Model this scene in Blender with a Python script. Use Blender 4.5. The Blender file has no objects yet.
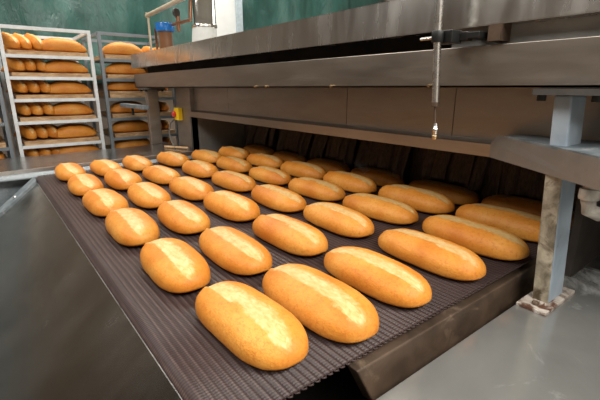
import bpy, math, random
from mathutils import Vector, Matrix, noise
random.seed(7)
PI = math.pi
BZ = 0.95                       # height of the belt above the floor; z below is measured from the belt
scene = bpy.context.scene
col = scene.collection

# ------------------------------------------------------------------ helpers
class MB:
    """collects geometry for ONE mesh object"""
    def __init__(s): s.v = []; s.f = []; s.sm = []
    def add(s, verts, faces, smooth=False):
        b = len(s.v); s.v += [tuple(v) for v in verts]
        for f in faces: s.f.append(tuple(b + i for i in f)); s.sm.append(smooth)
        return s
    def box(s, x0, x1, y0, y1, z0, z1):
        if x0 > x1: x0, x1 = x1, x0
        if y0 > y1: y0, y1 = y1, y0
        if z0 > z1: z0, z1 = z1, z0
        v = [(x, y, z) for x in (x0, x1) for y in (y0, y1) for z in (z0, z1)]
        return s.add(v, [(0,1,3,2),(4,6,7,5),(0,4,5,1),(2,3,7,6),(0,2,6,4),(1,5,7,3)])
    def prism(s, poly, axis, a, b):
        """poly: 2d points in the plane across axis, counter-clockwise or not"""
        def p3(p, t):
            if axis == 'x': return (t, p[0], p[1])
            if axis == 'y': return (p[0], t, p[1])
            return (p[0], p[1], t)
        n = len(poly)
        v = [p3(p, a) for p in poly] + [p3(p, b) for p in poly]
        f = [tuple(range(n)), tuple(range(2*n-1, n-1, -1))] + [(i, n+i, n+(i+1) % n, (i+1) % n) for i in range(n)]
        return s.add(v, f)
    def tube(s, pts, r, seg=12, cap=True):
        pts = [Vector(p) for p in pts]; n = len(pts)
        rr = r if isinstance(r, (list, tuple)) else [r]*n
        rings = []
        up = Vector((0,0,1))
        for i, p in enumerate(pts):
            d = (pts[min(i+1,n-1)] - pts[max(i-1,0)]).normalized()
            a = up if abs(d.dot(up)) < .95 else Vector((1,0,0))
            u = d.cross(a).normalized(); w = d.cross(u).normalized()
            rings.append([p + (u*math.cos(2*PI*k/seg) + w*math.sin(2*PI*k/seg))*rr[i] for k in range(seg)])
        v = [q for ring in rings for q in ring]
        f = [(i*seg+k, i*seg+(k+1) % seg, (i+1)*seg+(k+1) % seg, (i+1)*seg+k) for i in range(n-1) for k in range(seg)]
        s.add(v, f, True)
        if cap:
            s.add(rings[0], [tuple(range(seg))]); s.add(rings[-1], [tuple(range(seg-1,-1,-1))])
        return s
    def lathe(s, prof, cx, cy, seg=24):
        """prof: list of (r, z)"""
        n = len(prof)
        v = [(cx + r*math.cos(2*PI*k/seg), cy + r*math.sin(2*PI*k/seg), z) for r, z in prof for k in range(seg)]
        f = [(i*seg+k, i*seg+(k+1) % seg, (i+1)*seg+(k+1) % seg, (i+1)*seg+k) for i in range(n-1) for k in range(seg)]
        s.add(v, f, True)
        s.add(v[:seg], [tuple(range(seg-1,-1,-1))]); s.add(v[-seg:], [tuple(range(seg))])
        return s
    def grid(s, fn, nu, nv, smooth=True):
        v = [fn(i/nu, j/nv) for i in range(nu+1) for j in range(nv+1)]
        f = [(i*(nv+1)+j, (i+1)*(nv+1)+j, (i+1)*(nv+1)+j+1, i*(nv+1)+j+1) for i in range(nu) for j in range(nv)]
        return s.add(v, f, smooth)
    def build(s, name, m, parent=None, bevel=0, z=BZ, origin=None):
        me = bpy.data.meshes.new(name)
        o3 = Vector(origin) if origin else Vector((0,0,0))
        dz = 0 if parent else z
        verts = [tuple(Vector(v) - o3) for v in s.v]
        me.from_pydata(verts, [], s.f); me.update()
        import bmesh
        bm = bmesh.new(); bm.from_mesh(me); bmesh.ops.recalc_face_normals(bm, faces=bm.faces); bm.to_mesh(me); bm.free()
        for p, q in zip(me.polygons, s.sm): p.use_smooth = q
        me.materials.append(m)
        o = bpy.data.objects.new(name, me); col.objects.link(o)
        if parent:
            o.parent = parent; o.location = o3 - parent_offset(parent)
        else:
            o.location = o3 + Vector((0,0,dz))
        if bevel:
            b = o.modifiers.new('bevel','BEVEL'); b.width = bevel; b.segments = 2; b.limit_method = 'ANGLE'
        return o

OFF = {}
def parent_offset(p):
    # location of the parent in belt-frame coordinates
    return OFF.get(p.name, Vector((0,0,0)))
def tag(o, label=None, cat=None, group=None, kind=None):
    if label: o['label'] = label
    if cat: o['category'] = cat
    if group: o['group'] = group
    if kind: o['kind'] = kind
    return o
def thing(name, loc, label, cat, group=None):
    o = bpy.data.objects.new(name, None); col.objects.link(o)
    o.empty_display_size = .1
    o.location = (loc[0], loc[1], loc[2] + BZ); OFF[o.name] = Vector(loc)
    return tag(o, label, cat, group)
def under(o, loc):          # remember a mesh used as parent of sub-parts
    OFF[o.name] = Vector(loc); return o

# ------------------------------------------------------------------ materials
def mat(name):
    m = bpy.data.materials.new(name); m.use_nodes = True
    nt = m.node_tree; return m, nt, nt.nodes['Principled BSDF']
def nd(nt, typ, **kw):
    n = nt.nodes.new(typ)
    for k, v in kw.items():
        if k.startswith('_'): setattr(n, k[1:], v)
        else: n.inputs[k.replace('__',' ')].default_value = v
    return n
def ramp(nt, fac, stops, interp='LINEAR'):
    r = nt.nodes.new('ShaderNodeValToRGB'); e = r.color_ramp.elements; r.color_ramp.interpolation = interp
    while len(e) < len(stops): e.new(.5)
    for el, (p, c) in zip(e, stops):
        el.position = p; el.color = (c[0], c[1], c[2], 1) if not isinstance(c, (int,float)) else (c,c,c,1)
    nt.links.new(fac, r.inputs[0]); return r.outputs[0]
def sr(r, g, b):            # sRGB 0..255 -> linear
    f = lambda c: (c/255/12.92) if c/255 <= .04045 else ((c/255+.055)/1.055)**2.4
    return (f(r), f(g), f(b))
def coords(nt, scale=(1,1,1), rot=(0,0,0), kind='Object'):
    tc = nt.nodes.new('ShaderNodeTexCoord'); mp = nt.nodes.new('ShaderNodeMapping')
    mp.inputs['Scale'].default_value = scale; mp.inputs['Rotation'].default_value = rot
    nt.links.new(tc.outputs[kind], mp.inputs[0]); return mp.outputs[0]
def noise_tex(nt, vec, scale, detail=4, rough=.55, dist=0):
    n = nd(nt, 'ShaderNodeTexNoise', Scale=scale, Detail=detail, Roughness=rough, Distortion=dist)
    nt.links.new(vec, n.inputs['Vector']); return n.outputs['Fac']
def bump(nt, b, h, strength=.3, dist=.01):
    n = nd(nt, 'ShaderNodeBump', Strength=strength, Distance=dist)
    nt.links.new(h, n.inputs['Height']); nt.links.new(n.outputs[0], b.inputs['Normal'])

def steel(name, c0, c1, r0, r1, scale=(1,1,1), nscale=6, metal=1.0, brush=None, dirt=None, bstr=.05):
    m, nt, b = mat(name)
    v = coords(nt, scale)
    f = noise_tex(nt, v, nscale, 6, .6, .4)
    cc = ramp(nt, f, [(.3, c0), (.7, c1)])
    if dirt:
        f2 = noise_tex(nt, coords(nt), dirt[0], 8, .65, .8)
        mx = nt.nodes.new('ShaderNodeMixRGB'); mx.inputs[2].default_value = (*dirt[1], 1)
        k = ramp(nt, f2, [(dirt[2], 0.), (dirt[3], 1.)])
        nt.links.new(k, mx.inputs[0]); nt.links.new(cc, mx.inputs[1]); cc = mx.outputs[0]
        iv = nt.nodes.new('ShaderNodeMath'); iv.operation = 'MULTIPLY_ADD'; iv.inputs[1].default_value = -metal; iv.inputs[2].default_value = metal
        nt.links.new(k, iv.inputs[0]); nt.links.new(iv.outputs[0], b.inputs['Metallic'])
    else:
        b.inputs['Metallic'].default_value = metal
    nt.links.new(cc, b.inputs['Base Color'])
    rr = ramp(nt, noise_tex(nt, coords(nt, scale), nscale*1.7, 5, .6), [(.3, r0), (.7, r1)])
    nt.links.new(rr, b.inputs['Roughness'])
    if brush:
        bump(nt, b, noise_tex(nt, coords(nt, brush), 40, 3), bstr, .002)
    return m
def plain(name, c, rough=.5, metal=0., var=.15, nscale=20, bstr=0):
    m, nt, b = mat(name)
    f = noise_tex(nt, coords(nt), nscale, 5)
    lo = tuple(x*(1-var) for x in c); hi = tuple(min(1, x*(1+var)) for x in c)
    nt.links.new(ramp(nt, f, [(.3, lo), (.7, hi)]), b.inputs['Base Color'])
    b.inputs['Roughness'].default_value = rough; b.inputs['Metallic'].default_value = metal
    if bstr: bump(nt, b, f, bstr, .004)
    return m

M = {}
M['panel']  = steel('brushed_oven_steel', (.32,.295,.27), (.40,.375,.35), .36, .5, (.6,.6,3), 5, brush=(1,1,60))
M['beam']   = steel('beam_steel', (.32,.285,.25), (.41,.37,.33), .32, .44, (.5,.5,3), 4, brush=(1,1,60))
M['cover']  = steel('polished_cover_steel', (.56,.545,.52), (.72,.705,.68), .16, .32, (1,2.4,.5), 2.6)
M['chute']  = steel('chute_steel', (.27,.25,.22), (.40,.375,.335), .17, .28, (1,1.6,1), 2.5, brush=(30,1,1), bstr=.03)
M['table']  = steel('worn_table_steel', (.30,.30,.285), (.42,.42,.40), .10, .22, (1,1,1), 3, metal=.65, dirt=(2.6, (.40,.415,.40), .52, .62))
M['deck']   = steel('deck_steel', (.44,.43,.42), (.56,.55,.54), .16, .26, (1,1,1), 4)
M['edge']   = steel('bright_steel', (.62,.62,.61), (.75,.75,.74), .25, .4, (1,1,1), 9)
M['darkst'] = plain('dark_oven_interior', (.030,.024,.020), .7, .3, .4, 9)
M['cheek']  = steel('dull_grey_cheek', (.24,.225,.205), (.34,.32,.30), .4, .55, (1,1,1), 8, metal=.3)
M['guard']  = steel('dull_guard_steel', (.22,.21,.20), (.30,.29,.275), .38, .5, (1,1,1), 8, metal=.55)
M['recess'] = plain('grey_recess_panel', (.30,.30,.29), .5, .2, .2, 9)
M['railp']  = plain('pale_blue_grey_rail', sr(118,126,130), .45, .1, .12, 12)
M['rust']   = steel('rusty_brown_steel', (.035,.022,.015), (.13,.085,.055), .45, .7, (1,1,1), 9, metal=.25, dirt=(16, (.24,.17,.11), .58, .78), bstr=.2)
M['post_p'] = steel('blue_grey_paint', sr(128,142,156), sr(168,180,190), .35, .5, (1,1,.6), 8, metal=.0, dirt=(9, sr(92,92,92), .62,.72))
M['post_w'] = steel('scuffed_post_face', sr(95,86,70), sr(182,172,152), .55, .75, (1,1,.7), 26, metal=.0, dirt=(16, sr(72,58,40), .50,.64))
M['flange'] = plain('dark_flange_paint', sr(78,76,74), .5, .3, .2, 20)
M['plate']  = steel('rusted_white_plate', sr(150,138,128), sr(205,198,188), .5, .7, (1,1,1), 20, metal=0., dirt=(26, sr(82,52,36), .48,.6))
M['gusset'] = steel('dusty_blue_grey_metal', sr(84,94,100), sr(128,136,140), .5, .7, (1,1,1), 16, metal=.2, dirt=(30, sr(165,165,160), .6,.72))
M['elbow']  = steel('dull_grey_fitting', sr(128,124,116), sr(176,170,160), .4, .55, (1,1,1), 40, metal=.2)
M['galv']   = steel('galvanised_rod', (.55,.54,.52), (.70,.69,.67), .22, .34, (1,1,1), 20)
M['brass']  = steel('brass', (.50,.36,.20), (.65,.48,.28), .3, .4, (1,1,1), 20)
M['black']  = plain('black_metal', (.02,.02,.02), .45, .5)
M['green']  = None
M['white_paint'] = plain('white_rack_paint', sr(214,218,220), .42, .0, .12, 14)
M['grey_paint']  = plain('grey_rack_paint', sr(120,128,134), .42, .2, .12, 14)
M['wood']   = None
M['wall']   = plain('dim_plaster', sr(172,164,152), .8, 0, .1, 3)
M['wall_dark'] = plain('brown_factory_wall', sr(112,100,88), .8, 0, .2, 2)
M['wall_deep'] = plain('dark_umber_wall', sr(104,92,80), .8, 0, .4, .6)
M['ceiling'] = plain('white_ceiling', sr(190,190,184), .85, 0, .06, 2)
M['floor']  = plain('factory_floor', sr(96,90,84), .45, 0, .2, 3)
M['pillar'] = plain('white_column_paint', sr(205,207,204), .6, 0, .05, 5)
M['zinc']   = plain('zinc_edge', sr(170,184,190), .45, .3, .15, 30)
M['blue']   = plain('blue_plastic', sr(22,104,178), .32, 0, .1, 20)
M['brown_plastic'] = plain('amber_brown_filter_bowl', sr(112,76,52), .3, 0, .15, 12)
M['pipe_b'] = plain('beige_painted_pipe', sr(186,172,148), .4, .1, .12, 12)
M['copper'] = plain('copper_pipe', sr(150,104,78), .35, .7, .2, 20)
M['chrome'] = steel('polished_flue', (.72,.70,.66), (.86,.84,.80), .08, .16, (1,1,1), 6)
M['sleeve'] = plain('white_flue_sleeve', sr(206,208,204), .6, 0, .08, 14)
M['yellow'] = plain('yellow_plastic', sr(232,190,20), .4, 0, .06, 20)
M['red']    = plain('red_plastic', sr(190,40,24), .35, 0, .06, 20)
M['cable']  = plain('grey_cable', sr(90,86,82), .6)
M['dial']   = plain('dark_gauge_face', sr(52,46,42), .3)

def wood():
    m, nt, b = mat('floury_tray_board')
    f = noise_tex(nt, coords(nt, (3,14,14)), 5, 6, .6, .5)
    c = ramp(nt, f, [(.25, sr(132,98,66)), (.5, sr(182,146,106)), (.75, sr(212,184,146))])
    nt.links.new(c, b.inputs['Base Color']); b.inputs['Roughness'].default_value = .75
    return m
M['wood'] = wood()
def tarp():
    m, nt, b = mat('green_tarpaulin')
    f = noise_tex(nt, coords(nt, (2,2,1)), 2.2, 6, .6, .8)
    c = ramp(nt, f, [(.3, sr(32,64,58)), (.7, sr(50,90,82))])
    nt.links.new(c, b.inputs['Base Color']); b.inputs['Roughness'].default_value = .33
    f2 = noise_tex(nt, coords(nt, (3,3,1.2)), 7, 5, .55, 1.2)
    bump(nt, b, f2, .25, .04)
    return m
M['green'] = tarp()
def cloth():
    m, nt, b = mat('dark_heat_cloth')
    f = noise_tex(nt, coords(nt, (30,30,3)), 6, 5, .6)
    c = ramp(nt, f, [(.3, (.05,.036,.028)), (.7, (.13,.10,.08))])
    nt.links.new(c, b.inputs['Base Color']); b.inputs['Roughness'].default_value = .85
    bump(nt, b, f, .4, .004)
    return m
M['cloth'] = cloth()
def belt():
    m, nt, b = mat('woven_wire_belt')
    tc = nt.nodes.new('ShaderNodeTexCoord')
    sep = nt.nodes.new('ShaderNodeSeparateXYZ'); nt.links.new(tc.outputs['Object'], sep.inputs[0])
    # coils of the weave: fine turns along each rod
    w = nd(nt, 'ShaderNodeMath', _operation='MULTIPLY'); w.inputs[1].default_value = 2*PI/.0062
    nt.links.new(sep.outputs['Y'], w.inputs[0])
    s = nd(nt, 'ShaderNodeMath', _operation='SINE'); nt.links.new(w.outputs[0], s.inputs[0])
    mp = nd(nt, 'ShaderNodeMapRange'); mp.inputs['From Min'].default_value = -1; mp.inputs['From Max'].default_value = 1
    nt.links.new(s.outputs[0], mp.inputs['Value'])
    # highlight painted into the colour along the crown of each rod
    xm = nd(nt, 'ShaderNodeMath', _operation='MULTIPLY'); xm.inputs[1].default_value = 2*PI/.0135
    nt.links.new(sep.outputs['X'], xm.inputs[0])
    xs = nd(nt, 'ShaderNodeMath', _operation='COSINE'); nt.links.new(xm.outputs[0], xs.inputs[0])
    rod = ramp(nt, xs.outputs[0], [(.35, 0.), (.97, 1.)])
    n1 = noise_tex(nt, coords(nt, (1,1,1)), 4, 6, .6)
    n2 = noise_tex(nt, coords(nt, (8,2,1)), 9, 5, .6)
    base = ramp(nt, n1, [(.3, (.033,.020,.019)), (.7, (.050,.031,.029))])
    mx = nt.nodes.new('ShaderNodeMixRGB'); mx.inputs[2].default_value = (.095,.066,.060,1)
    k = nd(nt, 'ShaderNodeMath', _operation='MULTIPLY'); nt.links.new(rod, k.inputs[0]); nt.links.new(ramp(nt, n2, [(.25, .15), (.75, .95)]), k.inputs[1])
    nt.links.new(k.outputs[0], mx.inputs[0]); nt.links.new(base, mx.inputs[1])
    mu = nt.nodes.new('ShaderNodeMixRGB'); mu.blend_type = 'MULTIPLY'; mu.inputs[0].default_value = .6
    nt.links.new(mx.outputs[0], mu.inputs[1]); nt.links.new(ramp(nt, mp.outputs[0], [(.1, .45), (.8, 1.)]), mu.inputs[2])
    nt.links.new(mu.outputs[0], b.inputs['Base Color'])
    b.inputs['Metallic'].default_value = .0; b.inputs['Roughness'].default_value = .42; b.inputs['Specular IOR Level'].default_value = .2
    bump(nt, b, s.outputs[0], .15, .001)
    return m
M['belt'] = belt()
def crust():
    m, nt, b = mat('golden_bread_crust')
    at = nt.nodes.new('ShaderNodeAttribute'); at.attribute_name = 'split'
    oi = nt.nodes.new('ShaderNodeObjectInfo')
    tc = nt.nodes.new('ShaderNodeTexCoord')
    off = nt.nodes.new('ShaderNodeVectorMath'); off.operation = 'ADD'
    sc = nd(nt, 'ShaderNodeMath', _operation='MULTIPLY'); sc.inputs[1].default_value = 20
    nt.links.new(oi.outputs['Random'], sc.inputs[0])
    nt.links.new(tc.outputs['Object'], off.inputs[0]); nt.links.new(sc.outputs[0], off.inputs[1])
    V = off.outputs[0]
    big = noise_tex(nt, V, 9, 4, .55)
    st = nt.nodes.new('ShaderNodeMapping'); st.inputs['Scale'].default_value = (1.6, .8, 1); st.inputs['Rotation'].default_value = (0, 0, .5); nt.links.new(V, st.inputs[0])
    mid = noise_tex(nt, st.outputs[0], 75, 6, .65, .6)
    fine = noise_tex(nt, V, 300, 4, .6)
    c = ramp(nt, big, [(.25, sr(188,108,32)), (.5, sr(207,134,50)), (.75, sr(219,156,72))])
    # small flecks and blisters in the crust
    fl = nt.nodes.new('ShaderNodeMixRGB'); fl.inputs[2].default_value = (*sr(176,96,36), 1)
    fk = ramp(nt, noise_tex(nt, V, 130, 6, .7, .3), [(.50, 0.), (.70, .65)])
    nt.links.new(fk, fl.inputs[0]); nt.links.new(c, fl.inputs[1])
    # the pale torn split along the top
    ad = nd(nt, 'ShaderNodeMath', _operation='MULTIPLY_ADD'); ad.inputs[1].default_value = .9
    sub = nd(nt, 'ShaderNodeMath', _operation='SUBTRACT'); sub.inputs[1].default_value = .45
    nt.links.new(mid, ad.inputs[0]); nt.links.new(at.outputs['Fac'], ad.inputs[2]); nt.links.new(ad.outputs[0], sub.inputs[0])
    k = ramp(nt, sub.outputs[0], [(.22, 0.), (.80, 1.)])
    pale = ramp(nt, mid, [(.28, sr(198,146,80)), (.5, sr(210,172,112)), (.75, sr(222,196,148))])
    mx = nt.nodes.new('ShaderNodeMixRGB'); nt.links.new(k, mx.inputs[0]); nt.links.new(fl.outputs[0], mx.inputs[1]); nt.links.new(pale, mx.inputs[2])
    hv = nt.nodes.new('ShaderNodeHueSaturation')
    vr = nd(nt, 'ShaderNodeMapRange'); vr.inputs['To Min'].default_value = .93; vr.inputs['To Max'].default_value = 1.05
    nt.links.new(oi.outputs['Random'], vr.inputs['Value']); nt.links.new(vr.outputs[0], hv.inputs['Value'])
    nt.links.new(mx.outputs[0], hv.inputs['Color'])
    nt.links.new(hv.outputs[0], b.inputs['Base Color'])
    b.inputs['Roughness'].default_value = .46
    b.inputs['Specular IOR Level'].default_value = .3
    b.inputs['Subsurface Weight'].default_value = .0
    hsum = nd(nt, 'ShaderNodeMath', _operation='MULTIPLY_ADD'); hsum.inputs[1].default_value = .6
    nt.links.new(fine, hsum.inputs[0]); nt.links.new(mid, hsum.inputs[2])
    bump(nt, b, hsum.outputs[0], .45, .003)
    return m
M['crust'] = crust()

# ------------------------------------------------------------------ camera
R = Matrix(((0.78817348, 0.16721064, -0.59230328), (-0.61545212, 0.21238762, -0.75901922), (-0.0011182, 0.96277313, 0.27030843)))
cam = bpy.data.cameras.new('camera'); co = bpy.data.objects.new('camera', cam); col.objects.link(co)
cam.sensor_width = 36; cam.lens = 24.1228; cam.clip_start = .02
co.matrix_world = Matrix.Translation((0, 0, .45 + BZ)) @ R.to_4x4()
scene.camera = co

# ------------------------------------------------------------------ the hall
def struct(name, mb, m): 
    o = mb.build(name, m); o['kind'] = 'structure'; return o
X0, X1, Y0, Y1, ZF, ZC = -4.5, 6.5, -4.5, 5.7, -BZ, 3.05
struct('floor', MB().box(X0-.1, X1+.1, Y0-.1, Y1+.1, ZF-.1, ZF), M['floor'])
struct('ceiling', MB().box(X0-.1, X1+.1, Y0-.1, Y1+.1, ZC, ZC+.1), M['ceiling'])
struct('wall_back', MB().box(X0, X1, Y1, Y1+.1, ZF, ZC), M['wall_deep'])
struct('wall_front', MB().box(X0, X1, Y0-.1, Y0, ZF, ZC), M['wall'])
struct('wall_left', MB().box(X0-.1, X0, Y0, Y1, ZF, ZC), M['wall_deep'])
struct('wall_right', MB().box(X1, X1+.1, Y0, Y1, ZF, ZC), M['wall'])
pil = struct('trim_1', MB().box(2.66, 3.0, 5.28, Y1, ZF, ZC), M['pillar'])
pe = MB().box(3.0, 3.09, 5.24, 5.34, ZF, ZC)
pe.build('edge_strip', M['zinc'], pil)
pil['label'] = 'white painted column between the two green tarpaulins'

def tarp_sheet(x0, x1, seed, label):
    mb = MB()
    def fn(u, v):
        x = x0 + (x1-x0)*u; z = .50 + (ZC - .502)*v
        y = 5.52 + .035*math.sin(x*7.0 + .8*math.sin(z*2+seed)) + .05*noise.noise(Vector((x*2.2, seed, z*1.6))) + .03*noise.noise(Vector((x*6, seed+3, z*2.5 + x*1.5)))
        return (x, y, z)
    mb.grid(fn, int((x1-x0)*26), 60)
    o = mb.build('tarpaulin', M['green']); sd = o.modifiers.new('s','SOLIDIFY'); sd.thickness = .004
    return tag(o, label, 'tarpaulin')
tarp_sheet(-.3, 2.62, 1.0, 'dark green wrinkled tarpaulin hanging behind the bread racks')
tarp_sheet(3.14, 6.3, 5.0, 'dark green creased tarpaulin right of white column, above the oven cover')

# ------------------------------------------------------------------ bread
def loaf_mesh(name, L, W, H, seed, splitpos=.12, taper=False):
    rnd = random.Random(seed)
    NU, NV = 56, 44
    verts = []; split = []
    ph = rnd.uniform(0, 9)
    for i in range(NU+1):
        t = -1 + 2*i/NU
        t = math.sin(t*PI/2)*.9 + t*.1
        tt = min(1, abs(t))
        w = W/2*max(0, 1-tt**(2.4 if taper else 3.3))**(1/(1.7 if taper else 2.2))
        h = H*max(0, 1-tt**(2.3 if taper else 3.3))**(1/(1.6 if taper else 2.2))
        w *= 1 + .025*noise.noise(Vector((t*2, ph, 0)))
        h *= 1 + .03*noise.noise(Vector((t*2, ph, 4)))
        bend = .004*math.sin(t*1.5+ph)
        cz = .36*H                              # height of the widest section
        for j in range(NV):
            a = 2*PI*j/NV
            ca, sa = math.cos(a), math.sin(a)
            x = w*math.copysign(abs(ca)**.86, ca)
            if sa >= 0: z = cz + (h-cz*(h/H))*abs(sa)**.92 - cz*(1-h/H)*(.55 if taper else .12)
            else: z = cz - (cz*(h/H))*abs(sa)**.45*(1) - cz*(1-h/H)*(.55 if taper else .12)
            if w < 1e-6: x = 0
            # split along the crown
            sv = 0.
            if sa > .2 and w > 1e-6:
                q = x/(W/2)                       # across, -1..1
                env = max(0, 1-(tt/.99)**9)
                cc = splitpos + .05*math.sin(t*3+ph) - .10*t*(1 if seed % 2 else -.4)
                hw = (.31 + .06*noise.noise(Vector((t*4, ph, 8))))*env
                d = (q-cc)
                edge = noise.noise(Vector((t*14, ph, 2)))*.05
                if hw > .02:
                    left = d + hw + edge           # >0 inside from the sharp lip (towards -x)
                    right = hw - d
                    sL = max(0, min(1, left/.08 + .5)); sR = max(0, min(1, right/.40 + .35))
                    sv = sL*sR*min(1, env*1.4)
                    # a low torn lip on the left, a soft shoulder on the right
                    lip = math.exp(-(left/.055)**2)*env
                    z += .0058*lip - .0020*sv
            bumpn = noise.noise(Vector((x*45+seed, t*L*22, z*45)))*.0010
            verts.append((x + bend, t*L/2, max(0.0, z + bumpn) if sa > -.5 else max(0, z)))
            split.append(sv)
    faces = [(i*NV+j, (i+1)*NV+j, (i+1)*NV+(j+1) % NV, i*NV+(j+1) % NV) for i in range(NU) for j in range(NV)]
    me = bpy.data.meshes.new(name); me.from_pydata(verts, [], faces); me.update()
    import bmesh
    bm = bmesh.new(); bm.from_mesh(me)
    lay = bm.verts.layers.float.new('split')
    bm.verts.ensure_lookup_table()
    for v, s in zip(bm.verts, split): v[lay] = s
    bmesh.ops.remove_doubles(bm, verts=bm.verts, dist=.0002)
    bmesh.ops.recalc_face_normals(bm, faces=bm.faces); bm.to_mesh(me); bm.free()
    for p in me.polygons: p.use_smooth = True
    me.materials.append(M['crust'])
    return me
variants = [loaf_mesh('bread_loaf', .293+.007*(k % 3), .130+.004*(k % 2), .068+.003*(k % 2), k+1, -.12+.05*(k % 3)) for k in range(6)]
ORD = ['first','second','third','fourth','fifth','sixth','seventh']
KX = [.315,.478,.660,.858,1.058,1.258,1.440]
JY = [.545,.893,1.245,1.595,1.955,2.305]
proto = bpy.data.objects.new('bread_loaf', variants[0])
first = True
KTXT = ['row nearest the steel chute', 'second row from the steel chute', 'third row from the steel chute', 'fourth row from the steel chute',
        'third row out from the curtain', 'second row out from the curtain', 'row touching the curtain']
LOAF_TOP = {}
for k, x in enumerate(KX):
    for j, y in enumerate(JY):
        if first: o = proto; first = False
        else: o = proto.copy()
        o.data = variants[random.randrange(6)] if (k, j) != (0, 0) else variants[1]
        col.objects.link(o)
        yy = y + random.uniform(-.008,.008) + (.03 if j == 5 and k in (2,3) else 0)
        xx = x + random.uniform(-.005,.005)
        o.location = (xx + .004 + (.010 if k > 2 else 0) + (.015 if (k, j) == (0, 0) else 0), yy + .020 + (.024 if (k, j) == (0, 0) else 0), BZ + .0015)
        o.rotation_euler = (0, 0, random.uniform(-.035,.035))
        s = random.uniform(.97,1.03); o.scale = (s, s*random.uniform(.98,1.02)*(1+.012*k), s*random.uniform(.97,1.03))
        a = 'nearest' if j == 0 else 'farthest' if j == 5 else ORD[j]
        pos = 'nearest the front belt edge' if j == 0 else 'farthest from the front belt edge' if j == 5 else ORD[j] + ' from the front belt edge'
        o['label'] = 'golden split-top loaf ' + pos + ', ' + KTXT[k]
        o['category'] = 'bread'; o['group'] = 'fresh loaves on the conveyor belt'
        LOAF_TOP[(k, j)] = (xx+.014, yy+.02)

# ------------------------------------------------------------------ conveyor belt
cb = thing('conveyor_belt', (1.0, 1.45, 0), 'brown woven wire conveyor belt carrying the loaves out of the oven', 'conveyor belt')
P = .0135; BX0, BX1 = .194, 2.3; BY0, BY1 = .408, 2.478
mb = MB(); prof = []
nr = int((BX1-BX0)/P); sub = 8
# down over the nose roller first, then the ribbed flat run
for q in range(14):
    a = PI - (PI/2)*q/13*1.0
    a = PI*1.25 - (PI*.75)*q/13
    prof.append((BX0 + .022*math.cos(a), -.022 + .022*math.sin(a)))
for i in range(nr*sub+1):
    x = BX0 + .004 + P*i/sub
    prof.append((x, -.0007 + .0007*math.cos(2*PI*x/P)))
NY = 6
v = [(px, BY0 + (BY1-BY0)*n/NY, pz) for (px, pz) in prof for n in range(NY+1)]
f = [(i*(NY+1)+n, (i+1)*(NY+1)+n, (i+1)*(NY+1)+n+1, i*(NY+1)+n+1) for i in range(len(prof)-1) for n in range(NY)]
mb.add(v, f, True)
mesh_o = mb.build('wire_mesh', M['belt'], cb)
mesh_o.modifiers.new('s','SOLIDIFY').thickness = .003
# hooked rod ends along both edges of the belt
for yy, sg in ((BY0, -1), (BY1, 1)):
    eb = MB()
    for i in range(nr-1):
        x = math.ceil((BX0+.01)/P)*P + i*P
        eb.tube([(x-.0045, yy+.004*-sg, .0008), (x-.003, yy + sg*.004, .0025), (x+.002, yy + sg*.006, .003), (x+.0055, yy + sg*.001, .0005), (x+.0055, yy - sg*.006, -.001)], .0014, 5)
    eb.build('edge_hooks', M['rust'] if sg > 0 else M['belt'], cb)
MB().tube([(BX0, BY0+.01, -.0235), (BX0, BY1-.01, -.0235)], .020, 20).build('nose_roller', M['belt'], cb)
MB().prism([(BX0+.24,-.018),(2.4,-.018),(2.4,-.115),(BX0+.29,-.115)], 'y', .398, .428).build('side_beam', M['rust'], cb, .003)
MB().prism([(BX0+.24,-.018),(2.4,-.018),(2.4,-.115),(BX0+.29,-.115)], 'y', 2.44, 2.465).build('side_beam', M['rust'], cb, .003)
lg = MB().box(.70,.76, .41,.46, ZF, -.115).build('leg', M['rust'], cb)
lg = MB().box(.70,.76, 2.43,2.465, ZF, -.115).build('leg', M['rust'], cb)
MB().box(BX0+.05, 2.2, .43, 2.43, -.42, -.40).build('drip_tray', M['darkst'], cb)

# ------------------------------------------------------------------ discharge chute on the left
ch = thing('discharge_chute', (-.3, 1.2, -ZF*-.0), 'smooth grey steel chute plate sloping down beside the belt', 'chute')
k = .82; cx0, cx1 = -1.0, .172
cz = lambda x: -.004 - k*(.18-x)
MB().prism([(cx1, cz(cx1)), (cx0, cz(cx0)), (cx0, cz(cx0)-.012), (cx1, cz(cx1)-.012)], 'y', -.9, 2.36).build('slide_plate', M['chute'], ch)
MB().prism([(cx1+.0015, cz(cx1)+.0015), (cx1-.0015, cz(cx1)-.0008), (cx1-.0015, cz(cx1)-.016), (cx1+.0015, cz(cx1)-.016)], 'y', -.9, 2.36).build('plate_edge', M['edge'], ch)
sb = MB().prism([(cx1-.004, cz(cx1)+.014), (cx0, cz(cx0)+.014), (cx0, cz(cx0)-.012), (cx1-.004, cz(cx1)-.012)], 'y', 2.355, 2.47).build('side_bar', M['gusset'], ch, .002)
sb['label'] = 'flat bolted bar along the far side of the chute'
for x in (.07, -.10, -.3):
    b = MB(); z = cz(x)+.014
    b.lathe([(.008, z-.004), (.008, z+.006), (.005, z+.009)], x, 2.405, 10)
    b.build('bolt', M['edge'], sb)
MB().box(-.95, -.90, -.5, -.45, ZF, cz(-.95)-.02).build('leg', M['edge'], ch)
MB().box(-.95, -.90, 2.30, 2.35, ZF, cz(-.95)-.02).build('leg', M['edge'], ch)
MB().box(.10, .14, -.5, -.45, ZF, cz(.10)-.02).build('leg', M['edge'], ch)
MB().box(.10, .14, 2.28, 2.32, ZF, cz(.10)-.02).build('leg', M['edge'], ch)

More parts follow.
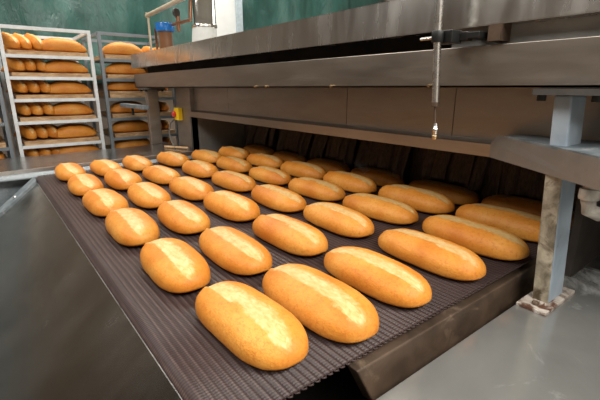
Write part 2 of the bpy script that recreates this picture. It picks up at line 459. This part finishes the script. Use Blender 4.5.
# far-side deck
dk = thing('side_deck', (.2, 2.8, -.4), 'grey steel deck running along the far side of the belt, below the racks', 'deck')
MB().prism([(-1.6,2.47),(.30,2.555),(1.13,2.60),(1.13,3.22),(.9,3.10),(.35,3.06),(-1.6,3.0)], 'z', .012, .028).build('deck_top', M['deck'], dk)
d2 = MB().prism([(-1.6,2.466),(.30,2.551),(1.13,2.596),(1.13,2.62),(.30,2.57),(-1.6,2.49)], 'z', .0, .030).build('front_lip', M['edge'], dk)
rl = MB().prism([(2.487,-.004),(2.545,.012),(2.545,.006),(2.487,-.010)], 'x', .0, 1.12).build('side_rail', M['railp'], dk)
d3 = MB().prism([(-1.6,2.50),(.30,2.575),(1.12,2.62),(1.12,2.64),(.30,2.60),(-1.6,2.52)], 'z', -.5, .011).build('apron', M['gusset'], dk)
for x, y in ((-1.5,2.55),(-1.5,2.95),(1.05,2.68),(1.05,3.12)):
    MB().box(x-.02,x+.02,y-.02,y+.02,ZF,.012).build('leg', M['edge'], dk)

# near-side table the front post stands on
tb = thing('side_table', (1.0, 0, -.5), 'worn shiny steel side table under the front post, lower right', 'table')
TZ = -.06
MB().box(.20, 1.32, -.75, .366, TZ-.012, TZ).build('table_top', M['table'], tb)
MB().prism([(1.325,-.75),(2.2,-.75),(2.2,.33),(1.325,.345)], 'z', TZ-.012, TZ+.004).build('end_sheet', M['edge'], tb)
MB().box(.20, .215, -.75, .366, TZ-.06, TZ-.012).build('apron', M['edge'], tb)
for x, y in ((.25,-.7),(.25,.33),(2.1,-.7),(2.1,.28)):
    MB().box(x-.025,x+.025,y-.025,y+.025,ZF,TZ-.012).build('leg', M['edge'], tb)

# ------------------------------------------------------------------ tunnel oven
ov = thing('tunnel_oven', (2.2, 1.2, ZF), 'long stainless tunnel oven with wide mouth and steel hood above the belt', 'oven')
YN, YF = -.75, 3.38
# hood beam and cover
MB().box(1.0, 1.012, YN, YF, .447, .548).box(1.0, 1.10, YN, YF, .447, .455).box(1.0,1.10,YF-.012,YF,.447,.548).build('hood_beam', M['beam'], ov, .0015)
cv = MB()
zb, zt = .592, .690
cv.add([(.994,YN,zb),(.994,YF+.03,zb),(1.0,YF+.03,zt),(1.0,YN,zt)], [(0,1,2,3)])               # front sheet
cv.add([(.994,YF+.03,zb),(1.25,YF+.03,zb),(1.25,YF+.03,zt),(1.0,YF+.03,zt)], [(0,1,2,3)])          # canted end piece
cv.add([(1.0,YN,zt),(1.0,YF+.03,zt),(2.6,YF+.03,zt+.0),(2.6,YN,zt+.0)], [(0,1,2,3)])  # roof
cv.add([(.994,YN,zb),(.994,YF+.03,zb),(1.03,YF+.03,zb),(1.03,YN,zb)], [(0,1,2,3)])                     # folded hem
cvo = cv.build('hood_cover', M['cover'], ov); cvo.modifiers.new('s','SOLIDIFY').thickness = .003
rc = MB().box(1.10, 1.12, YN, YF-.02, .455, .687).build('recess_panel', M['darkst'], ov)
MB().box(1.035, 1.045, .31, .66, .549, .598).build('recess_plate', M['recess'], ov)
# front wall over the mouth, made of separate sheets
ys = [YN, .722, 1.202, 2.207, 2.74]
for a, b in zip(ys[:-1], ys[1:]):
    MB().box(1.18, 1.195, a+.0012, b-.0012, .285, .60).build('front_panel', M['panel'], ov)
MB().box(1.196, 1.2, YN, 2.74, .285, .60).build('backing_sheet', M['edge'], ov)
MB().box(1.15, 1.20, 2.70, 2.955, -.3, .62).build('end_panel', M['panel'], ov, .002)
# lip over the mouth
MB().prism([(1.14,.255),(1.14,.291),(1.182,.300),(1.182,.296),(1.145,.287),(1.145,.255)], 'y', .572, 2.70).build('mouth_lip', M['beam'], ov)
# far cheek, near cheek, ceiling and back of the mouth
MB().box(1.15, 1.60, 2.70, 2.715, -.02, .29).build('side_cheek', M['cheek'], ov)
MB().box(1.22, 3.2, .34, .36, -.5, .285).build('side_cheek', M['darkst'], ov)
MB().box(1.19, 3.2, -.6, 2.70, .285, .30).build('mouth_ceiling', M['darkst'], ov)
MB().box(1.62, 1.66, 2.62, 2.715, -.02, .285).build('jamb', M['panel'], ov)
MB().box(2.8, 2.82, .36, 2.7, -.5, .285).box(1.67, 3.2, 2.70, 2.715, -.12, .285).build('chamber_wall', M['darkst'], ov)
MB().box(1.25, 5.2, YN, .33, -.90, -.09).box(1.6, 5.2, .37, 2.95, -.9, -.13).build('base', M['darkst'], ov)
MB().box(1.21, 5.2, YN+.05, 2.95, .62, .68).build('roof_body', M['panel'], ov)
MB().box(3.25, 5.2, YN+.05, 2.95, -.13, .62).build('rear_body', M['panel'], ov)
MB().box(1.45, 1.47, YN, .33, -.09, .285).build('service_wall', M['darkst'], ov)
# screws along the bottom of the hood beam
for y in (1.60, 1.513, 1.096, .693):
    MB().tube([(.999, y, .453), (.990, y, .453)], .0045, 8).build('screw', M['brass'], ov)
# posts
def post(y0, y1, zb, plate):
    sh = .027 if plate else 0
    def leaned(mb):
        mb.v = [(x, y + sh*(z-zb)/(.432-zb), z) for x, y, z in mb.v]; return mb
    p = leaned(MB().box(1.002, 1.088, y0, y1, zb, .432)).build('post', M['post_p'] if plate else M['beam'], ov, .004)
    p = under(p, (0,0,0)); OFF[p.name] = OFF[ov.name] + (Vector((0,0,0)) - OFF[ov.name])
    if plate: wf_ = MB().box(.9985, 1.0015, y0+.001, y1-.001, zb, .27); wf_.v = [(x, y + sh*(z-zb)/(.432-zb), z) for x, y, z in wf_.v]; wf_.build('worn_face', M['post_w'], p)['label'] = 'scuffed bare face of the post'
    MB().box(.965, 1.12, y0-.07+sh, y1+.030+sh, .433, .446).build('top_flange', M['flange'], p)
    for yy in (y0-.05+sh, y1+.018+sh):
        MB().lathe([(.009,.420),(.009,.433)], .985, yy, 6).build('bolt', M['black'], p)
        MB().lathe([(.009,.420),(.009,.433)], 1.105, yy, 6).build('bolt', M['black'], p)
    if plate:
        MB().box(.948, 1.125, y0-.015, y1+.016, zb-.0005, zb+.009).build('base_plate', M['plate'], p, .002)
        MB().lathe([(.008,zb+.009),(.008,zb+.016),(.004,zb+.018)], .972, (y0+y1)/2, 6).build('anchor_bolt', M['rust'], p)
    return p
post(.313, .349, TZ, True)
post(3.13, 3.175, .028, False)
# flared guard in front of the near post
fl = MB()
A, B = (1.14,.572), (.895,.232)
fl.add([(*A,.255),(*B,.262),(*B,.320),(1.125,.548,.322),(*A,.297)], [(0,1,2,3,4)])
fl.add([(*B,.262),(.93,.17,.262),(.93,.17,.320),(*B,.320)], [(0,1,2,3)])
flo = fl.build('flared_guard', M['guard'], ov); flo.modifiers.new('s','SOLIDIFY').thickness = .004
MB().prism([(1.10,.515),(.905,.245),(.935,.18),(1.17,.18),(1.17,.50)], 'z', .318, .324).build('guard_top', M['gusset'], ov)
# switch on the end panel
sw = MB().box(1.118, 1.15, 2.845, 2.925, .220, .308).build('switch_box', M['yellow'], ov, .004); 
OFF[sw.name] = Vector((0,0,0))
MB().lathe([(.020,0),(.022,.006),(.022,.016),(.012,.022)], 0, 0, 16).build('stop_knob', M['red'], sw).matrix_local = Matrix.Translation((1.118, 2.905, .262)) @ Matrix.Rotation(-PI/2, 4, 'Y')
MB().tube([(1.13,2.93,.235),(1.11,3.0,.19),(1.08,2.95,.12),(1.06,2.86,.07),(1.06,2.80,.03)], .006, 8).build('cable', M['cable'], ov)
# clamp arm on the far post
am = MB().box(.955, 1.0, 3.10, 3.72, .290, .320).build('side_arm', M['gusset'], ov, .003)
MB().tube([(.98,3.45,.29),(.98,3.45,.235)], .010, 8).build('arm_pin', M['black'], ov)
# near drain elbow under the guard
el = MB().tube([(.955,.262,.262),(.955,.262,.225),(.957,.258,.205),(.975,.245,.196),(1.02,.225,.195)], [.014,.014,.015,.015,.013], 14)
el.lathe([(.018,.228),(.019,.232),(.019,.246),(.018,.250)], .955, .262, 14)
el.build('drain_elbow', M['elbow'], ov)

# hanging rod in front of the hood
rd = thing('hanging_rod', (.93,.63,.57), 'thin shiny steel rod with brass tip hanging in front of hood', 'rod')
MB().tube([(.92,.634,.80),(.92,.628,.57),(.92,.618,.412)], .0092, 14).build('tube', M['galv'], rd)
MB().tube([(.92,.618,.4125),(.92,.6175,.402)], .0098, 12).build('collar', M['rust'], rd)
MB().tube([(.92,.6175,.402),(.92,.6135,.36)], .0028, 8).build('stem', M['rust'], rd)
MB().lathe([(.005,.360),(.006,.357),(.006,.348),(.0075,.347),(.0075,.338),(.006,.337),(.006,.330)], .92, .611, 12).build('tip', M['galv'], rd)
MB().lathe([(.006,.330),(.007,.329),(.007,.322),(.004,.318)], .92, .611, 12).build('nozzle', M['brass'], rd)
cl = MB().lathe([(.0135,.556),(.0145,.558),(.0145,.580),(.0135,.582)], .92, .628, 16).box(.932, .975, .596, .650, .554, .584).box(.965,.99,.575,.600,.560,.580).box(.965,1.04,.545,.578,.563,.578).build('clamp', M['black'], rd, .002)
MB().tube([(.945,.651,.570),(.945,.695,.570)], .004, 8).build('clamp_screw', M['galv'], rd)
MB().box(.985, 1.10, .505, .535, .555, .592).build('clamp_bracket', M['rust'], rd)

# curtain of cloth strips in the oven mouth
ct = thing('strip_curtain', (1.52, 1.5, .28), 'dark brown heat curtain of hanging cloth strips in the oven mouth', 'curtain')
ny = 46; ya, yb = .375, 2.66
for i in range(24):
    y = ya + (yb-ya)*(i+.5)/24
    back = MB()
    back.grid(lambda u, v, y=y: (1.60 + .006*math.sin(u*6+y*9), y + (u-.5)*.13, .283 - .275*v), 6, 4)
    bo = back.build('rear_strip', M['cloth'], ct); bo.modifiers.new('s','SOLIDIFY').thickness = .0015
for i in range(ny):
    yc = ya + (yb-ya)*(i+.5)/ny; w = (yb-ya)/ny*.70
    xo = 1.535 + random.uniform(-.014,.014)
    cov = None
    for j in range(6):
        lx, ly = LOAF_TOP[(6, j)]
        if abs(yc-ly) < .128: cov = (lx, ly)
    zbot = .008
    if cov:
        xo = cov[0] + .012 + random.uniform(-.010,.014)
        q = (yc-cov[1])/.14
        zbot = .073*max(.3, 1-abs(q)**3.1)**.43 + .001
    ph = random.uniform(0, 6); amp = random.uniform(.004,.010)
    m_ = MB(); sp = random.uniform(-.012,.012); teeth = [random.uniform(0,.012) for _ in range(9)]
    def fn(u, v):
        z0 = zbot + teeth[min(8,int(u*8))]*(1 if cov else .3)
        z = .283 + (z0-.283)*v
        y = yc + (u-.5)*2*w + sp*v*v
        pull = (1-v)**1.4
        x = xo*(1-pull) + 1.56*pull + amp*math.sin(u*PI*2+ph)*(.4+v) + .006*noise.noise(Vector((y*18, z*14, ph)))
        return (x, y, z)
    m_.grid(fn, 8, 12)
    so = m_.build('cloth_strip', M['cloth'], ct); so.modifiers.new('s','SOLIDIFY').thickness = .0015
MB().box(1.545, 1.575, ya, yb, .276, .2845).build('top_rail', M['darkst'], ct)

# faint steam over the loaves in front of the curtain
def steam(x, y, seed, label):
    sm = bpy.data.materials.new('thin_steam'); sm.use_nodes = True; nt = sm.node_tree
    nt.nodes.remove(nt.nodes['Principled BSDF'])
    pv = nt.nodes.new('ShaderNodeVolumePrincipled'); pv.inputs['Color'].default_value = (.95,.93,.9,1)
    nz = noise_tex(nt, coords(nt, (1,1,.5)), 22, 3, .5, 1.0)
    mr = nd(nt, 'ShaderNodeMapRange'); mr.inputs['From Min'].default_value = .35; mr.inputs['From Max'].default_value = .75; mr.inputs['To Max'].default_value = 6
    nt.links.new(nz, mr.inputs['Value']); nt.links.new(mr.outputs[0], pv.inputs['Density'])
    nt.links.new(pv.outputs[0], nt.nodes['Material Output'].inputs['Volume'])
    pts = []; rr = []
    for i in range(9):
        t = i/8; pts.append((x + .012*math.sin(t*4+seed) - .02*t, y + .022*math.sin(t*5+seed*2), .085 + .20*t)); rr.append(.010 + .034*math.sin(PI*min(1, .08+t*.9)))
    o = MB().tube(pts, rr, 14).build('steam_wisp', sm)
    tag(o, label, 'steam', None, 'stuff')
steam(1.36, 1.34, 1.0, 'faint wisp of steam rising in front of the middle of the curtain')
steam(1.33, 1.22, 3.0, 'faint wisp of steam right of the middle wisp, before the dark curtain')

# ------------------------------------------------------------------ kit on the oven roof
wf = thing('water_filter', (1.25, 3.33, .71), 'blue-capped brown water filter housing on the far end of the hood', 'filter')
RZ = .69
fx, fy = 1.25, 3.31
MB().lathe([(.046,RZ),(.050,RZ+.02),(.052,.80),(.053,.878)], fx, fy, 20).build('bowl', M['brown_plastic'], wf)
fc = MB().lathe([(.062,.868),(.066,.876),(.066,.905),(.060,.915),(.058,.925),(.030,.932)], fx, fy, 20)
for a in range(12):
    an = 2*PI*a/12; fc.tube([(fx+.064*math.cos(an), fy+.064*math.sin(an), .87), (fx+.064*math.cos(an), fy+.064*math.sin(an), .93)], .007, 6)
fc.build('cap', M['blue'], wf)
gz = thing('pipework', (1.3, 3.4, .70), 'beige and copper water pipes rising beside the blue filter', 'pipe')
MB().tube([(1.25,3.70,1.030),(1.25,2.75,1.05)], .017, 12).tube([(1.25,3.695,1.015),(1.25,3.69,1.056)],.012,10).build('crosspipe', M['pipe_b'], gz)
MB().tube([(1.25,3.67,1.02),(1.25,3.67,.67),(1.25,3.66,.65),(1.25,3.64,.645),(1.25,3.414,.645)], .009, 10).build('downpipe', M['pipe_b'], gz)
MB().tube([(1.25,3.52,.69),(1.25,3.52,.915),(1.25,3.45,.915),(1.28,3.30,.915)], .010, 10).build('riser', M['copper'], gz)
MB().tube([(1.25,3.44,.69),(1.25,3.44,.94)], .009, 10).build('riser', M['galv'], gz)
MB().tube([(1.26,3.18,.905),(1.25,3.05,.90),(1.25,2.83,.895),(1.25,2.82,.91),(1.25,2.80,1.05)], .011, 10).build('elbow_pipe', M['copper'], gz)
MB().tube([(1.25,3.04,.945),(1.25,3.04,.845)], .013, 10).build('valve', M['copper'], gz)
gg = MB().lathe([(.030,-.008),(.032,-.006),(.032,.008),(.028,.010)], 0, 0, 20).build('gauge', M['dial'], gz)
gg.matrix_local = Matrix.Translation(Vector((1.24,3.04,.968)) - OFF[gz.name]) @ Matrix.Rotation(PI/2, 4, Vector((.8,.4,0)))
fp = thing('flue_pipe', (1.62, 3.39, .69), 'shiny steel flue pipe with white base sleeve on oven roof', 'flue')
MB().lathe([(.103,.93),(.108,.935),(.108,.955),(.101,.96),(.101,1.9),(.105,1.905),(.105,1.92),(.101,1.925),(.101,ZC)], 1.62, 3.39, 28).build('pipe', M['chrome'], fp)
MB().lathe([(.118,RZ+.001),(.116,.75),(.098,.94),(.09,.95)], 1.62, 3.39, 28).build('sleeve', M['sleeve'], fp)
# wooden peel stick lying by the far post
st = MB().tube([(1.02,2.90,.036),(1.115,2.70,.040)], .008, 8).build('wooden_stick', M['wood'])
tag(st, 'short wooden stick lying on the deck by the far post', 'stick')

# ------------------------------------------------------------------ bread racks behind
rackloaf = loaf_mesh('rack_loaf', .355, .125, .104, 11, .25, True)
rackroll = loaf_mesh('rack_loaf_end', .26, .082, .088, 12, .0)
RY = 3.75
def rack(x0, x1, zs, side, paint, beams):
    nm = {'left':'white metal bread rack behind the far deck, centre-left, six tiers of bread',
          'mid':'grey bread rack partly behind the far oven post',
          'edge':'bread rack mostly cut off at the left edge of the picture'}[side]
    r = thing('bread_rack', ((x0+x1)/2, RY+.3, ZF), nm, 'rack', 'bread racks')
    D = .62; top = .872
    pm = M[paint]
    for (px, py) in ((x0,RY),(x1,RY),(x0,RY+D),(x1,RY+D)):
        MB().box(px-.012, px+.012, py-.012, py+.022, ZF+.06, top).build('post', pm, r)
    for (px, py) in ((x0,RY),(x1,RY),(x0,RY+D),(x1,RY+D)):
        MB().tube([(px, py-.012, ZF+.0301), (px, py+.012, ZF+.0301)], .030, 14).build('caster', M['black'], r)
    MB().box(x0-.012, x1+.012, RY-.010, RY+.012, top-.012, top+.012).build('top_rail', pm, r)
    MB().box(x0-.012, x1+.012, RY+D-.010, RY+D+.012, top-.012, top+.012).build('top_rail', pm, r)
    MB().box(x0-.010, x0+.010, RY, RY+D, top-.012, top+.012).build('side_rail', pm, r)
    MB().box(x1-.010, x1+.010, RY, RY+D, top-.012, top+.012).build('side_rail', pm, r)
    for z in zs:
        s = MB().box(x0+.013, x1-.013, RY-.012, RY-.004, z-.012, z+.012).box(x0+.013,x1-.013,RY-.004,RY+D+.01,z+.006,z+.010)
        s.build('shelf', pm if side != 'mid' else M['grey_paint'], r)
    return r
TIER = ['top tier','second tier','third tier','fourth tier','fifth tier','bottom tier']
L0 = bpy.data.objects.new('rack_loaf', rackloaf); E0 = bpy.data.objects.new('rack_loaf', rackroll); used = {'L':False,'E':False}
def put(kind, x, y, z, rz, label, tilt=0):
    base = L0 if kind == 'L' else E0
    o = base if not used[kind] else base.copy(); used[kind] = True
    col.objects.link(o); o.location = (x, y, z+BZ+(.036 if tilt else 0)); o.rotation_euler = (tilt,0,rz+random.uniform(-.05,.05))
    s = random.uniform(.95,1.05); o.scale = (s, s, s*random.uniform(.95,1.05))
    o['label'] = label; o['category'] = 'bread'; o['group'] = 'loaves on the racks'
def tray(x0, x1, z, t, label):
    o = MB().box(x0, x1, RY+.0, RY+.56, z+.0105, z+.0105+t).build('tray_board', M['wood'], None, .002)
    tag(o, label, 'tray', 'wooden tray boards on the racks')
zl = [.674,.517,.355,.187,.004,-.15]
rack(.19+.016, .79, zl, 'left', 'white_paint', True)
for n, z in enumerate(zl):
    tray(.235, .765, z, .030, 'floury wooden board under the loaves, %s of the white rack' % TIER[n])
    zz = z + .041
    put('L', .600, RY+.085, zz, PI/2, 'long golden loaf lying sideways on the right of the %s, white rack' % TIER[n])
    put('L', .615, RY+.22, zz, PI/2, 'long loaf behind the front sideways one on the %s, white rack' % TIER[n])
    put('L', .375, RY+.335, zz, PI/2, 'long loaf propping up the three end-on loaves on the %s, white rack' % TIER[n])
    for q, xx in enumerate((.265,.342,.419)):
        put('E', xx + random.uniform(-.004,.004) , RY+.16, zz, .30, '%s of three end-on loaves on the %s, white rack' % (['leftmost','middle','rightmost'][q], TIER[n]), .30)
zr = [.745,.576,.407,.218,.038]; 
zr = [.667,.510,.352,.185,.018,-.14]
rack(.865, 1.455, zr, 'mid', 'grey_paint', False)
for n, z in enumerate(zr):
    tray(.895, 1.43, z, .034 if n != 2 else .055, 'wooden board under the loaves, %s of the grey rack' % TIER[n])
    zz = z + (.045 if n != 2 else .066)
    put('L', 1.065, RY+.085, zz, PI/2, 'long golden loaf in front on the left of the %s, grey rack' % TIER[n])
    put('L', 1.085, RY+.23, zz, PI/2, 'long golden loaf behind the front one on the %s, grey rack' % TIER[n])
    for q, xx in enumerate((1.30, 1.39)):
        put('E', xx, RY+.17, zz, 0, '%s end-on loaf on the right of the %s, grey rack' % (['left','right'][q], TIER[n]))
rack(-.43, .145, zl, 'edge', 'grey_paint', False)
for n, z in enumerate(zl):
    if n < 2: continue
    tray(-.40, .118, z, .034, 'wooden board on the %s of the rack at the left picture edge' % TIER[n])
    put('E', .06, RY+.17, z+.045, 0, 'end-on loaf on the %s of the rack at the left picture edge' % TIER[n])

# ------------------------------------------------------------------ light: ceiling lamps of the hall
def area(name, loc, size, power, colr, target=None, shape='RECTANGLE'):
    l = bpy.data.lights.new(name, 'AREA'); l.shape = shape; l.size, l.size_y = size; l.energy = power; l.color = colr
    o = bpy.data.objects.new(name, l); col.objects.link(o); o.location = (loc[0], loc[1], loc[2]+BZ)
    if target:
        o.rotation_euler = (Vector(target) - Vector(loc)).to_track_quat('-Z','Y').to_euler()
    return o
W = (1.0,.96,.90)
for lx, ly, p in ((-1.6, .8, 70), (-1.6, 3.4, 80), (1.6, 4.2, 100), (4.2, 4.2, 60), (1.4, -1.9, 210), (4.2, -1.6, 50), (-.9, -2.4, 120)):
    area('ceiling_lamp', (lx, ly, 3.0), (2.2,1.4), p, W)
w = bpy.data.worlds.new('world'); scene.world = w; w.use_nodes = True
w.node_tree.nodes['Background'].inputs[0].default_value = (.5,.48,.45,1); w.node_tree.nodes['Background'].inputs[1].default_value = .3
vs = scene.view_settings
scene.display_settings.display_device = 'sRGB'
vs.view_transform = 'Standard'; vs.look = 'None'; vs.gamma = 1; vs.exposure = .31
try: vs.use_curve_mapping = False
except Exception: pass
scene.cycles.max_bounces = 8; scene.cycles.diffuse_bounces = 4; scene.cycles.glossy_bounces = 5
scene.cycles.use_denoising = True
scene.cycles.sample_clamp_indirect = 4
